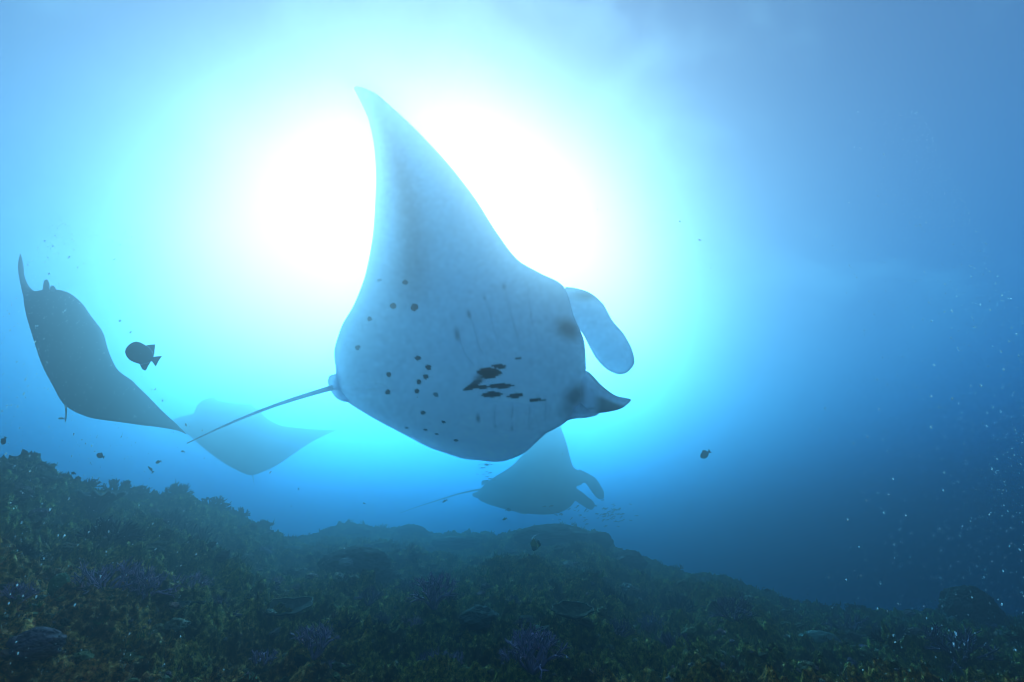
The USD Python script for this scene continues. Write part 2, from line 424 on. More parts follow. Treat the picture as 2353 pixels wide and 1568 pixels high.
# --- the near ray
ST = [(812, 203, 3.42, 820, 198, 3.42, 0.006), (828, 233, 3.40, 856, 211, 3.40, 0.012), (847, 277, 3.37, 903, 249, 3.36, 0.018), (861, 350, 3.30, 966, 309, 3.28, 0.028),
      (864, 430, 3.22, 1030, 378, 3.18, 0.040), (858, 530, 3.13, 1090, 455, 3.06, 0.056), (842, 622, 3.05, 1146, 542, 2.96, 0.075), (815, 697, 3.00, 1190, 598, 2.89, 0.098),
      (783, 755, 2.97, 1244, 631, 2.82, 0.125), (768, 812, 2.95, 1297, 662, 2.74, 0.150), (772, 856, 2.95, 1320, 730, 2.68, 0.170), (770, 882, 2.95, 1343, 790, 2.66, 0.180),
      (778, 905, 2.96, 1346, 855, 2.68, 0.175), (797, 923, 2.99, 1334, 925, 2.74, 0.160), (850, 957, 3.07, 1300, 966, 2.86, 0.130), (925, 997, 3.22, 1262, 988, 3.02, 0.095),
      (1000, 1034, 3.45, 1234, 1014, 3.27, 0.062), (1055, 1052, 3.72, 1205, 1040, 3.58, 0.036), (1100, 1058, 4.0, 1165, 1057, 3.92, 0.018), (1122, 1060, 4.15, 1140, 1060, 4.13, 0.006)]
v, f, info = loft(ST, 620, 340, upper=1.15, lower=0.62, camber=0.15)
px, py = pixel(v)
below = info['belly']


def crop(x, y):
    return 718.0 + x * 0.348, 603.2 + y * 0.348


wob = (noise(v * 70, 40) - 0.5) * 0.55 + (noise(v * 160, 41) - 0.5) * 0.3
colour = np.where(below[:, None], BELLY, BACK)
# grey margins of the wings and of the tail end
edge = np.clip(1 - info['chord'] / 0.10, 0, 1) * 0.25 + np.clip((info['span'] - 0.80) / 0.2, 0, 1) * 0.35
colour = np.where(below[:, None], colour * (1 - edge[:, None]) + np.array((0.20, 0.25, 0.27)) * edge[:, None], colour)
SPOTS = [(443, 117, 14, 10, 0, 0.7), (613, 132, 18, 16, 0, 1), (531, 287, 21, 18, 0, 1), (673, 297, 24, 23, 0, 1), (378, 374, 15, 16, 0, 0.9), (299, 562, 16, 16, 0, 0.9), (696, 635, 21, 15, 0, 1),
         (765, 693, 19, 18, 0, 1), (747, 754, 18, 18, 0, 1), (701, 790, 16, 17, 0, 1), (502, 740, 17, 16, 0, 1), (494, 860, 18, 16, 0, 1), (689, 850, 16, 15, 0, 1), (815, 872, 18, 14, 30, 0.8),
         (729, 994, 17, 13, 0, 1), (866, 1052, 14, 9, 10, 1), (621, 1093, 14, 7, 5, 0.8), (746, 1106, 16, 7, 5, 0.9), (820, 1134, 15, 7, 5, 0.9), (948, 1174, 18, 9, 5, 0.9), (1235, 686, 52, 15, 2, 1),
         (1168, 727, 88, 34, 2, 1), (1160, 755, 52, 14, 0, 1), (1240, 816, 92, 17, -2, 1), (1110, 822, 70, 13, 0, 1), (1045, 825, 58, 18, -22, 1), (1080, 795, 46, 18, -20, 0.9), (1185, 872, 74, 21, -3, 1),
         (1340, 879, 58, 17, -8, 1), (1468, 908, 44, 12, -8, 1), (1520, 910, 36, 6, -14, 0.9), (1362, 636, 27, 9, 0, 1)]
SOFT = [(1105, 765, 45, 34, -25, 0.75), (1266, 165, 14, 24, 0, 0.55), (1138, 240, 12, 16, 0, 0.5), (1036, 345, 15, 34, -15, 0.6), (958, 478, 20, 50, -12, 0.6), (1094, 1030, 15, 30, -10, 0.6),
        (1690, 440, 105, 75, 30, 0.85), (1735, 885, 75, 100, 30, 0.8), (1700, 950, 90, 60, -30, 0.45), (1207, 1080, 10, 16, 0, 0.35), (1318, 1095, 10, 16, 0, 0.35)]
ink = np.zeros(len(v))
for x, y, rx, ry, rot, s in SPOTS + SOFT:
    cx, cy = crop(x, y)
    rx, ry, r = rx * 0.348, ry * 0.348, math.radians(rot)
    dx, dy = px - cx, py - cy
    qx, qy = np.abs(dx * math.cos(r) + dy * math.sin(r)) / rx, np.abs(-dx * math.sin(r) + dy * math.cos(r)) / ry
    e = np.hypot(qx, qy) if rx < 2 * ry else (qx ** 1.7 + qy ** 1.25) ** 0.7
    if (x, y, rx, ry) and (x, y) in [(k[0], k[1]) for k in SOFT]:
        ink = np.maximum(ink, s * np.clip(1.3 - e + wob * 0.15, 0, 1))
    else:
        ink = np.maximum(ink, s * np.clip((1.08 - e + wob * (0.75 if rx < 2 * ry else 0.22)) / 0.14, 0, 1))
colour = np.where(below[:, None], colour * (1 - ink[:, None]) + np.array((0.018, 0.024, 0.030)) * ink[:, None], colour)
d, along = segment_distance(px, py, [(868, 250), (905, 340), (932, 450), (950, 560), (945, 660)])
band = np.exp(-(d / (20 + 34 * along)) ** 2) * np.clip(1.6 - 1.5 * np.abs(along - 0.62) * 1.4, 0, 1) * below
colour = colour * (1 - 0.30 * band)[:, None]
GILLS = [[(962, 455), (975, 520), (1000, 585), (1080, 712)], [(1040, 340), (1060, 420), (1100, 555), (1165, 665)], [(1140, 240), (1165, 310), (1190, 430), (1272, 642)],
         [(1270, 165), (1280, 220), (1300, 330), (1378, 585)], [(1416, 130), (1428, 250), (1440, 370), (1490, 545)],
         [(1095, 985), (1108, 1052)], [(1206, 930), (1200, 1010), (1210, 1090)], [(1322, 930), (1314, 1020), (1320, 1110)], [(1432, 928), (1426, 1020), (1432, 1108)], [(1536, 925), (1532, 1000), (1536, 1060)]]
FOLDS = [([(1100, 905), (1180, 908), (1240, 918), (1330, 925), (1450, 938), (1540, 925)], 0.008), ([(1150, 1120), (1300, 1130), (1450, 1118), (1540, 1085)], 0.010),
         ([(1080, 712), (1165, 668), (1275, 642), (1380, 588), (1520, 545)], 0.006), ([(180, 835), (300, 812), (430, 815), (560, 840)], 0.010), ([(190, 830), (260, 850), (420, 850), (540, 840)], 0.008),
         ([(1790, 690), (1795, 800), (1780, 880)], 0.012)]
shift = np.zeros(len(v))
for line in GILLS:
    d, along = segment_distance(px, py, [crop(*p) for p in line])
    side = np.exp(-(d / 2.2) ** 2) * np.clip(1.2 - along, 0.4, 1) * np.minimum(1, 8 * np.minimum(along, 1 - along) + 0.1)
    shift -= 0.003 * side
    shift += 0.002 * np.exp(-((d - 7) / 6) ** 2) * np.minimum(1, 8 * np.minimum(along, 1 - along))
for line, depth in FOLDS:
    d, along = segment_distance(px, py, [crop(*p) for p in line])
    shift -= depth * np.exp(-(d / 4.5) ** 2) * np.minimum(1, 6 * np.minimum(along, 1 - along))
v = v + info['normal'] * (shift * below)[:, None]
v = v + info['normal'] * ((fbm(v * 3.0, 2, 51) - 0.5) * 0.012 * np.clip(info['half'] / 0.1, 0, 1))[:, None]
BASE = at(1060, 860, 2.9)
ray1 = thing('manta_ray', 'large pale bellied manta ray with black belly spots, wing raised across the sun', 'manta ray', BASE)
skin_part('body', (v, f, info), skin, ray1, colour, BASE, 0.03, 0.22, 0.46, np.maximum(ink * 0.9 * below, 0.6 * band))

gill_look = plain('gill_edge', (0.66, 0.74, 0.80), 0.6, 0.1, translucent=0.6)
tree_px, tree_py = px[below], py[below]
belly_points = v[below]
belly_normals = info['normal'][below]


def on_belly(x, y):
    k = int(np.argmin((tree_px - x) ** 2 + (tree_py - y) ** 2))
    return belly_points[k], belly_normals[k]


for line in GILLS:
    pts = np.array([crop(*p) for p in line])
    k = np.linspace(0, 1, 14)
    xs_, ys_ = (np.interp(k, np.linspace(0, 1, len(pts)), pts[:, c]) for c in (0, 1))
    P3 = np.array([on_belly(a + 0.8, b)[0] + on_belly(a, b)[1] * 0.003 for a, b in zip(xs_, ys_)])
    P3[1:-1] = (P3[:-2] + 2 * P3[1:-1] + P3[2:]) / 4
    obj('gill_slit', tube(P3, 0.0011 * np.sin(np.pi * (0.08 + 0.84 * k)) + 0.0003, 5), gill_look, ray1, loc=BASE)

# head lobes
UP = [(1286, 690, 2.775, 1300, 660, 2.76, 0.022), (1303, 722, 2.735, 1346, 669, 2.74, 0.036), (1322, 745, 2.70, 1384, 697, 2.70, 0.034), (1342, 772, 2.68, 1408, 738, 2.66, 0.026),
      (1356, 800, 2.66, 1436, 772, 2.62, 0.020), (1374, 829, 2.64, 1453, 806, 2.58, 0.017), (1394, 849, 2.62, 1458, 832, 2.57, 0.014), (1414, 859, 2.61, 1446, 852, 2.58, 0.010), (1426, 861, 2.60, 1434, 859, 2.59, 0.005)]
lob = loft(UP, 120, 60, upper=1.0, lower=0.7)
lpx, lpy = pixel(lob[0])
ink = np.clip(1.2 - np.hypot((lpx - 1347) / 42, (lpy - 679) / 14), 0, 1) * 0.75
col = np.where(lob[2]['belly'][:, None], BELLY * (1 - ink[:, None]) + 0.03 * ink[:, None], BELLY * 0.95)
skin_part('head_lobe', lob, skin, ray1, col, BASE, 0.016, 0.15, 0.50, ink * 0.8)
LOW = [(1337, 938, 2.74, 1345, 852, 2.72, 0.050), (1352, 946, 2.68, 1357, 868, 2.66, 0.060), (1372, 949, 2.62, 1376, 887, 2.60, 0.055), (1392, 948, 2.57, 1396, 901, 2.55, 0.045), (1412, 944, 2.53, 1416, 911, 2.52, 0.036),
       (1432, 937, 2.50, 1437, 915, 2.49, 0.022), (1443, 928, 2.48, 1447, 917, 2.48, 0.010), (1449, 921, 2.47, 1450, 919, 2.47, 0.004)]
lob = loft(LOW, 100, 50, upper=1.0, lower=0.9)
lpx, lpy = pixel(lob[0])
axis = 893 + 0.40 * (lpx - 1350)          # below this line the inner shade of a rolled lobe is painted on
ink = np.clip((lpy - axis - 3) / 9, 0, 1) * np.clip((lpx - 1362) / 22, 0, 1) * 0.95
ink = np.maximum(ink, 0.55 * np.clip(1 - np.abs(lpy - 941 + 0.10 * (lpx - 1340)) / 5, 0, 1) * (lpx < 1385))  # shade of the crease beside the lip, painted into the colour
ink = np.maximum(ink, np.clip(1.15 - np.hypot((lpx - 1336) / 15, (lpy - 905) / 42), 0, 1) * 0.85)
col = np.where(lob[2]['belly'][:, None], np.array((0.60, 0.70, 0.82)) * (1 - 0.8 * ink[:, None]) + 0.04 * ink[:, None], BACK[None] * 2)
skin_part('head_lobe', lob, skin, ray1, col, BASE, 0.016, 0.1, 0.64, ink * 0.85)
LIP = [(1302, 967, 2.84, 1300, 930, 2.80, 0.03), (1325, 962, 2.76, 1330, 925, 2.74, 0.045), (1350, 960, 2.71, 1352, 932, 2.70, 0.035), (1368, 956, 2.68, 1368, 940, 2.68, 0.022), (1379, 948, 2.66, 1380, 945, 2.66, 0.006)]
lob = loft(LIP, 60, 40)
skin_part('head_lobe_fold', lob, skin, ray1, np.where(lob[2]['belly'][:, None], np.array((0.55, 0.62, 0.68)), BELLY * 0.4), BASE, 0.016, 0.2, 0.6)
# tail end: two small pelvic fins and the whip of the tail
PEL = [[(769, 860, 2.96, 784, 858, 2.955, 0.006), (757, 864, 2.96, 786, 868, 2.95, 0.014), (753, 877, 2.95, 787, 880, 2.945, 0.018), (757, 891, 2.95, 787, 891, 2.945, 0.014), (764, 897, 2.95, 786, 897, 2.945, 0.006)],
       [(758, 891, 2.95, 787, 891, 2.95, 0.006), (764, 905, 2.95, 790, 901, 2.95, 0.014), (775, 917, 2.96, 796, 911, 2.955, 0.014), (787, 923, 2.97, 802, 919, 2.965, 0.010), (797, 924, 2.98, 806, 922, 2.975, 0.004)]]
for s in PEL:
    lob = loft(s, 60, 40, upper=0.8, lower=0.5)
    skin_part('pelvic_fin', lob, skin, ray1, np.where(lob[2]['belly'][:, None], BELLY * 0.95, BELLY * 0.7), BASE, 0.01, 0.15, 0.6)
k = np.linspace(0, 1, 40)
tp = at(764 - 334 * k, 891 + 128 * k - 10 * np.sin(np.pi * k), 2.93 + 0.0 * k)
tv, tf = tube(tp, 0.0135 * (1 - k) ** 1.3 + 0.0042, 8)
pt = obj('tail', (tv, tf), skin, ray1, loc=BASE)
primvar(pt, 'pigment', np.tile((0.34, 0.42, 0.47), (len(tv), 1)), 'color')
primvar(pt, 'translucency', np.full(len(tv), 0.5), 'float')


# --- the far rays
def far_ray(label, base, stations, lobes, tail, radius, pelvic=(), away=1.0, dark=True, nv=180, nt=90):
    def further(rows):
        return [(r[0], r[1], r[2] * away, r[3], r[4], r[5] * away, r[6] * away) for r in rows]
    base, stations, lobes, pelvic = np.asarray(base) * away, further(stations), [further(x) for x in lobes], [further(x) for x in pelvic]
    tail, radius = [(t[0], t[1], t[2] * away) for t in tail], radius * away
    o = thing('manta_ray', label, 'manta ray', base)
    data = loft(stations, nv, nt, upper=1.0, lower=0.8)
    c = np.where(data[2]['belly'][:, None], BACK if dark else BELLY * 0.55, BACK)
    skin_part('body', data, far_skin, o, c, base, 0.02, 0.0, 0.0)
    for s in lobes:
        data = loft(s, 50, 30)
        skin_part('head_lobe', data, far_skin, o, np.tile(BACK * 1.3, (len(data[0]), 1)), base, 0.02, 0.1, 0.0)
    for s in pelvic:
        data = loft(s, 30, 20)
        skin_part('pelvic_fin', data, far_skin, o, np.tile(BACK * 1.3, (len(data[0]), 1)), base, 0.02, 0.1, 0.0)
    t = np.array(tail, float)
    k = np.linspace(0, 1, 24)
    P = np.stack([PchipInterpolator(np.linspace(0, 1, len(t)), t[:, c])(k) for c in range(3)], 1)
    tv, tf = tube(at(P[:, 0], P[:, 1], P[:, 2]), radius * (1 - k) ** 1.2 + 0.004, 6)
    pr = obj('tail', (tv, tf), far_skin, o, loc=base)
    primvar(pr, 'pigment', np.tile(BACK, (len(tv), 1)), 'color')
    primvar(pr, 'translucency', np.zeros(len(tv)), 'float')
    return o


def c3(x, y):
    return x * 0.3847, 545.8 + y * 0.3847


def c4(x, y):
    return 890.5 + x * 0.2442, 947.9 + y * 0.2442


def st(f, rows):
    return [(*f(r[0], r[1]), r[2], *f(r[3], r[4]), r[5], r[6]) for r in rows]


LEFT = st(c3, [(120, 98, 5.3, 124, 100, 5.3, 0.006), (107, 165, 5.2, 135, 160, 5.2, 0.02), (112, 225, 5.1, 137, 222, 5.1, 0.03), (128, 300, 5.0, 160, 285, 5.0, 0.045), (150, 380, 4.9, 215, 325, 4.85, 0.08),
               (175, 480, 4.8, 262, 322, 4.7, 0.13), (205, 610, 4.75, 330, 312, 4.62, 0.18), (250, 760, 4.75, 430, 392, 4.6, 0.21), (315, 885, 4.78, 520, 492, 4.65, 0.21), (385, 1000, 4.85, 602, 596, 4.72, 0.19),
               (460, 1048, 4.92, 645, 700, 4.8, 0.15), (560, 1082, 5.0, 700, 795, 4.9, 0.11), (700, 1102, 5.1, 800, 868, 5.02, 0.08), (840, 1122, 5.25, 880, 945, 5.18, 0.05), (960, 1136, 5.4, 980, 1048, 5.36, 0.03),
               (1050, 1152, 5.5, 1060, 1122, 5.48, 0.015), (1110, 1176, 5.6, 1112, 1172, 5.6, 0.004)])
LEFT_LOBES = [st(c3, [(250, 326, 4.66, 296, 326, 4.66, 0.02), (257, 292, 4.62, 291, 296, 4.62, 0.02), (261, 268, 4.6, 289, 272, 4.6, 0.015), (269, 252, 4.58, 282, 254, 4.58, 0.006)]),
              st(c3, [(298, 325, 4.6, 335, 318, 4.6, 0.03), (300, 300, 4.55, 316, 298, 4.55, 0.025), (304, 290, 4.54, 310, 290, 4.54, 0.01)])]
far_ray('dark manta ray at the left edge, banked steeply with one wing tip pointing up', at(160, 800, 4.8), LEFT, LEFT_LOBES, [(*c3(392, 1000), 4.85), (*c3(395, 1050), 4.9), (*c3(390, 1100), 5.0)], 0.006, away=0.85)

FAR = st(c3, [(985, 1108, 8.6, 990, 1100, 8.6, 0.01), (1060, 1135, 8.5, 1040, 1085, 8.5, 0.04), (1130, 1185, 8.4, 1110, 1064, 8.4, 0.07), (1200, 1245, 8.3, 1180, 1046, 8.3, 0.12), (1290, 1315, 8.2, 1204, 1012, 8.15, 0.2),
              (1400, 1383, 8.1, 1225, 972, 8.0, 0.3), (1500, 1420, 8.1, 1350, 990, 7.95, 0.34), (1600, 1388, 8.1, 1475, 1000, 8.0, 0.3), (1680, 1345, 8.2, 1510, 1040, 8.1, 0.22), (1760, 1290, 8.3, 1580, 1095, 8.25, 0.15),
              (1840, 1235, 8.45, 1670, 1132, 8.4, 0.10), (1920, 1190, 8.6, 1790, 1148, 8.6, 0.06), (1980, 1166, 8.8, 1920, 1152, 8.8, 0.03), (2020, 1152, 8.9, 2016, 1149, 8.9, 0.005)])
FAR_LOBES = [st(c3, [(1200, 1020, 7.95, 1290, 990, 7.95, 0.08), (1198, 985, 7.85, 1290, 980, 7.85, 0.09), (1222, 968, 7.8, 1275, 972, 7.8, 0.05)]),
             st(c3, [(1440, 1015, 7.95, 1512, 1040, 7.95, 0.08), (1448, 1000, 7.9, 1500, 1018, 7.9, 0.07), (1460, 997, 7.88, 1490, 1005, 7.88, 0.03)])]
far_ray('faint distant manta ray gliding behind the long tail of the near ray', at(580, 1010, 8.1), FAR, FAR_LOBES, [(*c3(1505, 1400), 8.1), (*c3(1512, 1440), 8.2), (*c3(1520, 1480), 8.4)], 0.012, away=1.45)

RIGHT = st(c4, [(1500, -60, 8.0, 1510, -62, 8.0, 0.01), (1490, 60, 7.8, 1580, 40, 7.8, 0.05), (1450, 170, 7.6, 1625, 130, 7.6, 0.08), (1360, 290, 7.5, 1665, 235, 7.45, 0.12), (1270, 400, 7.4, 1698, 340, 7.35, 0.17),
                (1160, 510, 7.35, 1722, 440, 7.25, 0.22), (1020, 600, 7.3, 1752, 520, 7.15, 0.27), (935, 660, 7.3, 1850, 600, 7.05, 0.30), (880, 715, 7.3, 1835, 662, 7.0, 0.32), (845, 755, 7.3, 1775, 705, 7.0, 0.31),
                (845, 800, 7.3, 1790, 760, 7.02, 0.30), (930, 858, 7.35, 1740, 824, 7.1, 0.26), (1040, 888, 7.4, 1600, 835, 7.2, 0.20), (1130, 886, 7.45, 1460, 855, 7.35, 0.15), (1175, 905, 7.6, 1395, 888, 7.5, 0.10),
                (1210, 938, 7.75, 1335, 934, 7.7, 0.05), (1260, 950, 7.9, 1280, 950, 7.9, 0.01)])
RIGHT_LOBES = [st(c4, [(1800, 675, 7.02, 1800, 535, 7.05, 0.07), (1852, 664, 6.95, 1900, 582, 6.95, 0.07), (1900, 715, 6.9, 1955, 622, 6.88, 0.06), (1935, 765, 6.87, 2005, 695, 6.83, 0.05), (1965, 800, 6.85, 2036, 762, 6.8, 0.04), (1985, 814, 6.83, 2036, 800, 6.8, 0.02), (2002, 818, 6.82, 2016, 814, 6.81, 0.008)]),
               st(c4, [(1690, 820, 7.1, 1760, 715, 7.0, 0.07), (1760, 830, 6.98, 1820, 750, 6.92, 0.06), (1820, 868, 6.92, 1880, 800, 6.86, 0.05), (1872, 900, 6.88, 1930, 840, 6.82, 0.04), (1905, 915, 6.86, 1947, 872, 6.8, 0.02), (1925, 917, 6.84, 1944, 896, 6.8, 0.006)])]
RIGHT_PELVIC = [st(c4, [(885, 690, 7.3, 960, 650, 7.28, 0.03), (884, 660, 7.32, 945, 652, 7.3, 0.03), (890, 642, 7.35, 915, 645, 7.35, 0.006)]),
                st(c4, [(805, 760, 7.3, 870, 745, 7.28, 0.03), (798, 778, 7.32, 865, 790, 7.3, 0.03), (812, 795, 7.34, 845, 798, 7.34, 0.006)])]
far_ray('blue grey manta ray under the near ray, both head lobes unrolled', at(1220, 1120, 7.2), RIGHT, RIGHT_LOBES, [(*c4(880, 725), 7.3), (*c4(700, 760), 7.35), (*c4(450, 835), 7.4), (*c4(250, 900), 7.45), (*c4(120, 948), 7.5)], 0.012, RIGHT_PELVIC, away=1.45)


# ------------------------------------------------------------------ fish
black_fish = plain('black_fish', (0.014, 0.016, 0.018), 0.5, 0.4, 60, 0.3)
white_line = plain('white_line', (0.75, 0.78, 0.80), 0.5, 0.1, translucent=0.4)
dark_fish = plain('dark_fish', (0.035, 0.045, 0.05), 0.5, 0.3)
silver_fish = plain('silver_fish', (0.10, 0.14, 0.15), 0.4, 0.3)
yellow_fish = plain('yellow_fish', (0.42, 0.36, 0.06), 0.5, 0.25, 120)
orange_fish = plain('orange_fish', (0.30, 0.16, 0.06), 0.5, 0.3)

TD = 2.1
tb = at(*c3(825, 690), TD)
trig = thing('triggerfish', 'black triggerfish with white lines along its fin bases, facing left', 'fish', tb)
P_ = lambda pts: [c3(*p) for p in pts]
obj('body', lens(P_([(746, 685), (752, 662), (770, 641), (790, 628), (812, 622), (838, 627), (862, 640), (884, 655), (902, 678), (916, 704), (918, 716), (908, 738), (890, 747), (862, 754), (835, 757), (805, 748), (775, 734), (756, 712)]), 0.021, TD), black_fish, trig, loc=tb)
obj('dorsal_fin', lens(P_([(873, 645), (900, 640), (928, 638), (925, 662), (922, 700), (915, 702), (900, 676)]), 0.003, TD, 4), black_fish, trig, loc=tb)
obj('anal_fin', lens(P_([(834, 757), (862, 754), (902, 741), (884, 770), (872, 794), (862, 796), (846, 782)]), 0.003, TD, 4), black_fish, trig, loc=tb)
obj('tail_fin', lens(P_([(908, 716), (925, 712), (970, 708), (952, 732), (930, 772), (918, 756), (906, 738)]), 0.003, TD, 4), black_fish, trig, loc=tb)
for line in ([(876, 646), (895, 662), (910, 684), (919, 708)], [(836, 759), (858, 757), (882, 750), (906, 740)]):
    q = np.array(P_(line))
    obj('white_stripe', tube(at(q[:, 0], q[:, 1], TD - 0.006), 0.0013, 6), white_line, trig, loc=tb)
obj('eye', trimesh.creation.icosphere(2, 0.0022).apply_translation(at(*c3(768, 672), TD - 0.012)), silver_fish, trig, loc=tb)


def small_fish(name, label, cx, cy, depth, length, rot=0.0, flip=1, deep=0.42, look=dark_fish, group=None, category='fish'):
    """A small fish: an oval body with a forked tail and a back fin; length in picture units, head towards -x when flip = 1."""
    o = thing(name, label, category, at(cx, cy, depth), group)
    base = at(cx, cy, depth)
    ca_, sa_ = math.cos(rot), math.sin(rot)

    def place(pts):
        out = []
        for x, y in pts:
            x *= flip
            out.append((cx + length * (x * ca_ - y * sa_), cy + length * (x * sa_ + y * ca_)))
        return out
    h = deep / 2
    size = length / F * depth
    n = 24 if length > 14 else 14
    body = [(-0.5, 0.02), (-0.42, -0.5 * h), (-0.28, -0.9 * h), (-0.08, -h), (0.12, -0.8 * h), (0.27, -0.35 * h), (0.31, 0), (0.27, 0.35 * h), (0.12, 0.8 * h), (-0.08, h), (-0.28, 0.9 * h), (-0.42, 0.5 * h)]
    obj('body', lens(place(body), size * deep * 0.22, depth, 4, smooth_n=n), look, o, loc=base)
    obj('tail_fin', lens(place([(0.28, -0.05), (0.38, -0.14), (0.5, -0.24), (0.45, 0.0), (0.5, 0.24), (0.38, 0.14), (0.28, 0.05)]), size * 0.012, depth, 3, smooth_n=14), look, o, loc=base)
    if length > 9:
        obj('dorsal_fin', lens(place([(-0.2, -0.85 * h), (0.0, -h - 0.12), (0.2, -0.6 * h - 0.08), (0.22, -0.5 * h), (0.0, -0.8 * h)]), size * 0.012, depth, 3, smooth_n=14), look, o, loc=base)
    return o


small_fish('reef_fish', 'small dark reef fish swimming above the left end of the reef', 231, 1048, 3.0, 20, 0.35, 1, 0.62)
small_fish('reef_fish', 'dark reef fish at the left edge of the picture over the crest', 9, 1013, 2.9, 20, -1.1, 1, 0.6)
small_fish('reef_fish', 'lone dark fish in open blue water right of the rays', 1621, 1044, 4.0, 28, -0.6, 1, 0.6)
small_fish('reef_fish', 'small dark fish just above the right part of the reef crest', 1763, 1357, 4.6, 15, 0.1, 1, 0.45)
small_fish('reef_fish', 'slim dark fish by the tail of the left manta ray', 141, 962, 4.5, 16, 0.0, 1, 0.3)
small_fish('reef_fish', 'tiny dark fish hovering by the purple tinged crest at far left', 169, 1088, 3.2, 12, 0.2, 1, 0.5)
small_fish('reef_fish', 'small orange brown fish above the bushy corals on the left crest', 364, 1062, 3.2, 15, -0.3, 1, 0.42, orange_fish)
small_fish('reef_fish', 'slender fish diving above the bushy corals on the left crest', 346, 1079, 3.4, 20, 0.9, 1, 0.22)
small_fish('reef_fish', 'tiny dark fish between the distant ray and the left crest', 420, 1038, 3.6, 10, 0.2, 1, 0.4)
small_fish('reef_fish', 'tiny dark fish far up in the bright water at right', 1608, 552, 3.5, 7, 0.4, 1, 0.6)
small_fish('reef_fish', 'dark fish touching the lower wing edge of the ray behind', 1168, 1172, 6.6, 14, 0.0, -1, 0.5)
small_fish('reef_fish', 'dark fish under the lower wing of the ray behind, left of two', 1251, 1164, 6.4, 9, -0.2, -1, 0.4)
small_fish('reef_fish', 'dark fish under the lower wing of the ray behind, right of two', 1267, 1163, 6.4, 11, -0.3, -1, 0.36)
small_fish('reef_fish', 'pale yellow fish low over the reef between ray and crest', 1160, 1193, 5.0, 12, -0.3, 1, 0.4, yellow_fish)
small_fish('reef_fish', 'dark slim fish just under the tail of the ray behind', 1022, 1152, 6.0, 13, -0.5, 1, 0.3)
small_fish('reef_fish', 'tiny fish in pale water above the mid reef gap', 837, 1157, 5.0, 7, 0.3, 1, 0.5)
small_fish('reef_fish', 'small pale fish resting on the right reef slope', 1477, 1317, 4.2, 12, 1.2, 1, 0.7, silver_fish)
rng = np.random.default_rng(5)
school = []
for n, cx, cy, sx, sy in ((44, 1408, 1187, 17, 14), (16, 1345, 1180, 34, 13), (10, 1278, 1180, 16, 8), (8, 1385, 1170, 40, 14)):
    school += [(cx + rng.normal() * sx, cy + rng.normal() * sy) for _ in range(n)]
for a, b in school:
    small_fish('schooling_fish', 'tiny blue grey fish of the school before the head lobes of the ray behind', a, b, 8.0 + 1.5 * rng.random(), 6 + 4 * rng.random(), rng.normal() * 0.45 - 0.2, -1, 0.3, dark_fish, 'school of tiny fish before the ray behind')
for k in range(15):
    a, b = (1125 + rng.normal() * 18, 1072 + rng.normal() * 10) if k < 9 else (1108 + rng.normal() * 14, 1098 + rng.normal() * 7)
    small_fish('schooling_fish', 'tiny faint fish of the loose group under the big belly', a, b, 7.0 + rng.random(), 6 + 4 * rng.random(), rng.normal() * 0.2, -1, 0.28, silver_fish, 'loose group of faint fish under the near ray')

c6 = lambda x, y: (1149.0 + x * 0.2858, 1120.3 + y * 0.2858)
ID = 3.6
ib = at(*c6(280, 450), ID)
idol = thing('banner_fish', 'yellow and black banner fish with a long white back streamer above the reef', 'fish', ib)
Q_ = lambda pts: [c6(*p) for p in pts]
obj('body', lens(Q_([(250, 430), (262, 404), (285, 410), (306, 440), (316, 470), (300, 500), (270, 505), (252, 480), (244, 455)]), 0.010, ID), yellow_fish, idol, loc=ib)
obj('head', lens(Q_([(252, 470), (275, 465), (298, 480), (290, 502), (272, 515), (256, 500)]), 0.0115, ID), black_fish, idol, loc=ib)
obj('tail_band', lens(Q_([(300, 420), (318, 430), (330, 465), (316, 480), (306, 450)]), 0.008, ID), black_fish, idol, loc=ib)
q = np.array(Q_([(254, 440), (258, 412), (272, 392), (296, 378), (325, 370)]))
obj('back_streamer', tube(at(q[:, 0], q[:, 1], ID - 0.004), [0.006, 0.006, 0.005, 0.003, 0.001], 6), white_line, idol, loc=ib)
q = np.array(Q_([(276, 408), (288, 428), (298, 455), (303, 490)]))
obj('white_band', tube(at(q[:, 0], q[:, 1], ID - 0.010), 0.003, 6), white_line, idol, loc=ib)
q = np.array(Q_([(312, 415), (320, 428), (324, 446)]))
obj('white_band', tube(at(q[:, 0], q[:, 1], ID - 0.008), 0.003, 6), white_line, idol, loc=ib)

# ------------------------------------------------------------------ corals and rocks on the reef
purple = plain('purple_coral', (0.36, 0.18, 0.26), 0.75, 0.45, 40, 0.2)
purple_dark = plain('dark_purple_coral', (0.17, 0.09, 0.14), 0.8, 0.45, 40, 0.15)
olive = plain('olive_coral', (0.038, 0.042, 0.022), 0.85, 0.4, 40, 0.1)
blackish = plain('dark_bushy_coral', (0.022, 0.022, 0.026), 0.85, 0.4, 40, 0.1)
pale = plain('pale_coral', (0.34, 0.32, 0.25), 0.8, 0.3, 40, 0.15, 0.004)
crust = plain('crusted_rock', (0.06, 0.058, 0.034), 0.9, 0.6, 9, 0.1, 0.02, 26)
crust_pink = plain('pink_crust', (0.12, 0.065, 0.075), 0.9, 0.5, 14, 0.1, 0.015, 30)
dome_look = plain('dome_coral', (0.075, 0.085, 0.045), 0.85, 0.35, 30, 0.1, 0.012, 70)
pale_plate = plain('pale_plate', (0.085, 0.105, 0.07), 0.8, 0.4, 22, 0.15, 0.008, 60)
leather = plain('leather_coral', (0.07, 0.07, 0.055), 0.8, 0.3, 30, 0.15, 0.004)
green_sponge = plain('green_sponge', (0.10, 0.15, 0.05), 0.85, 0.3, 40, 0.1, 0.006)


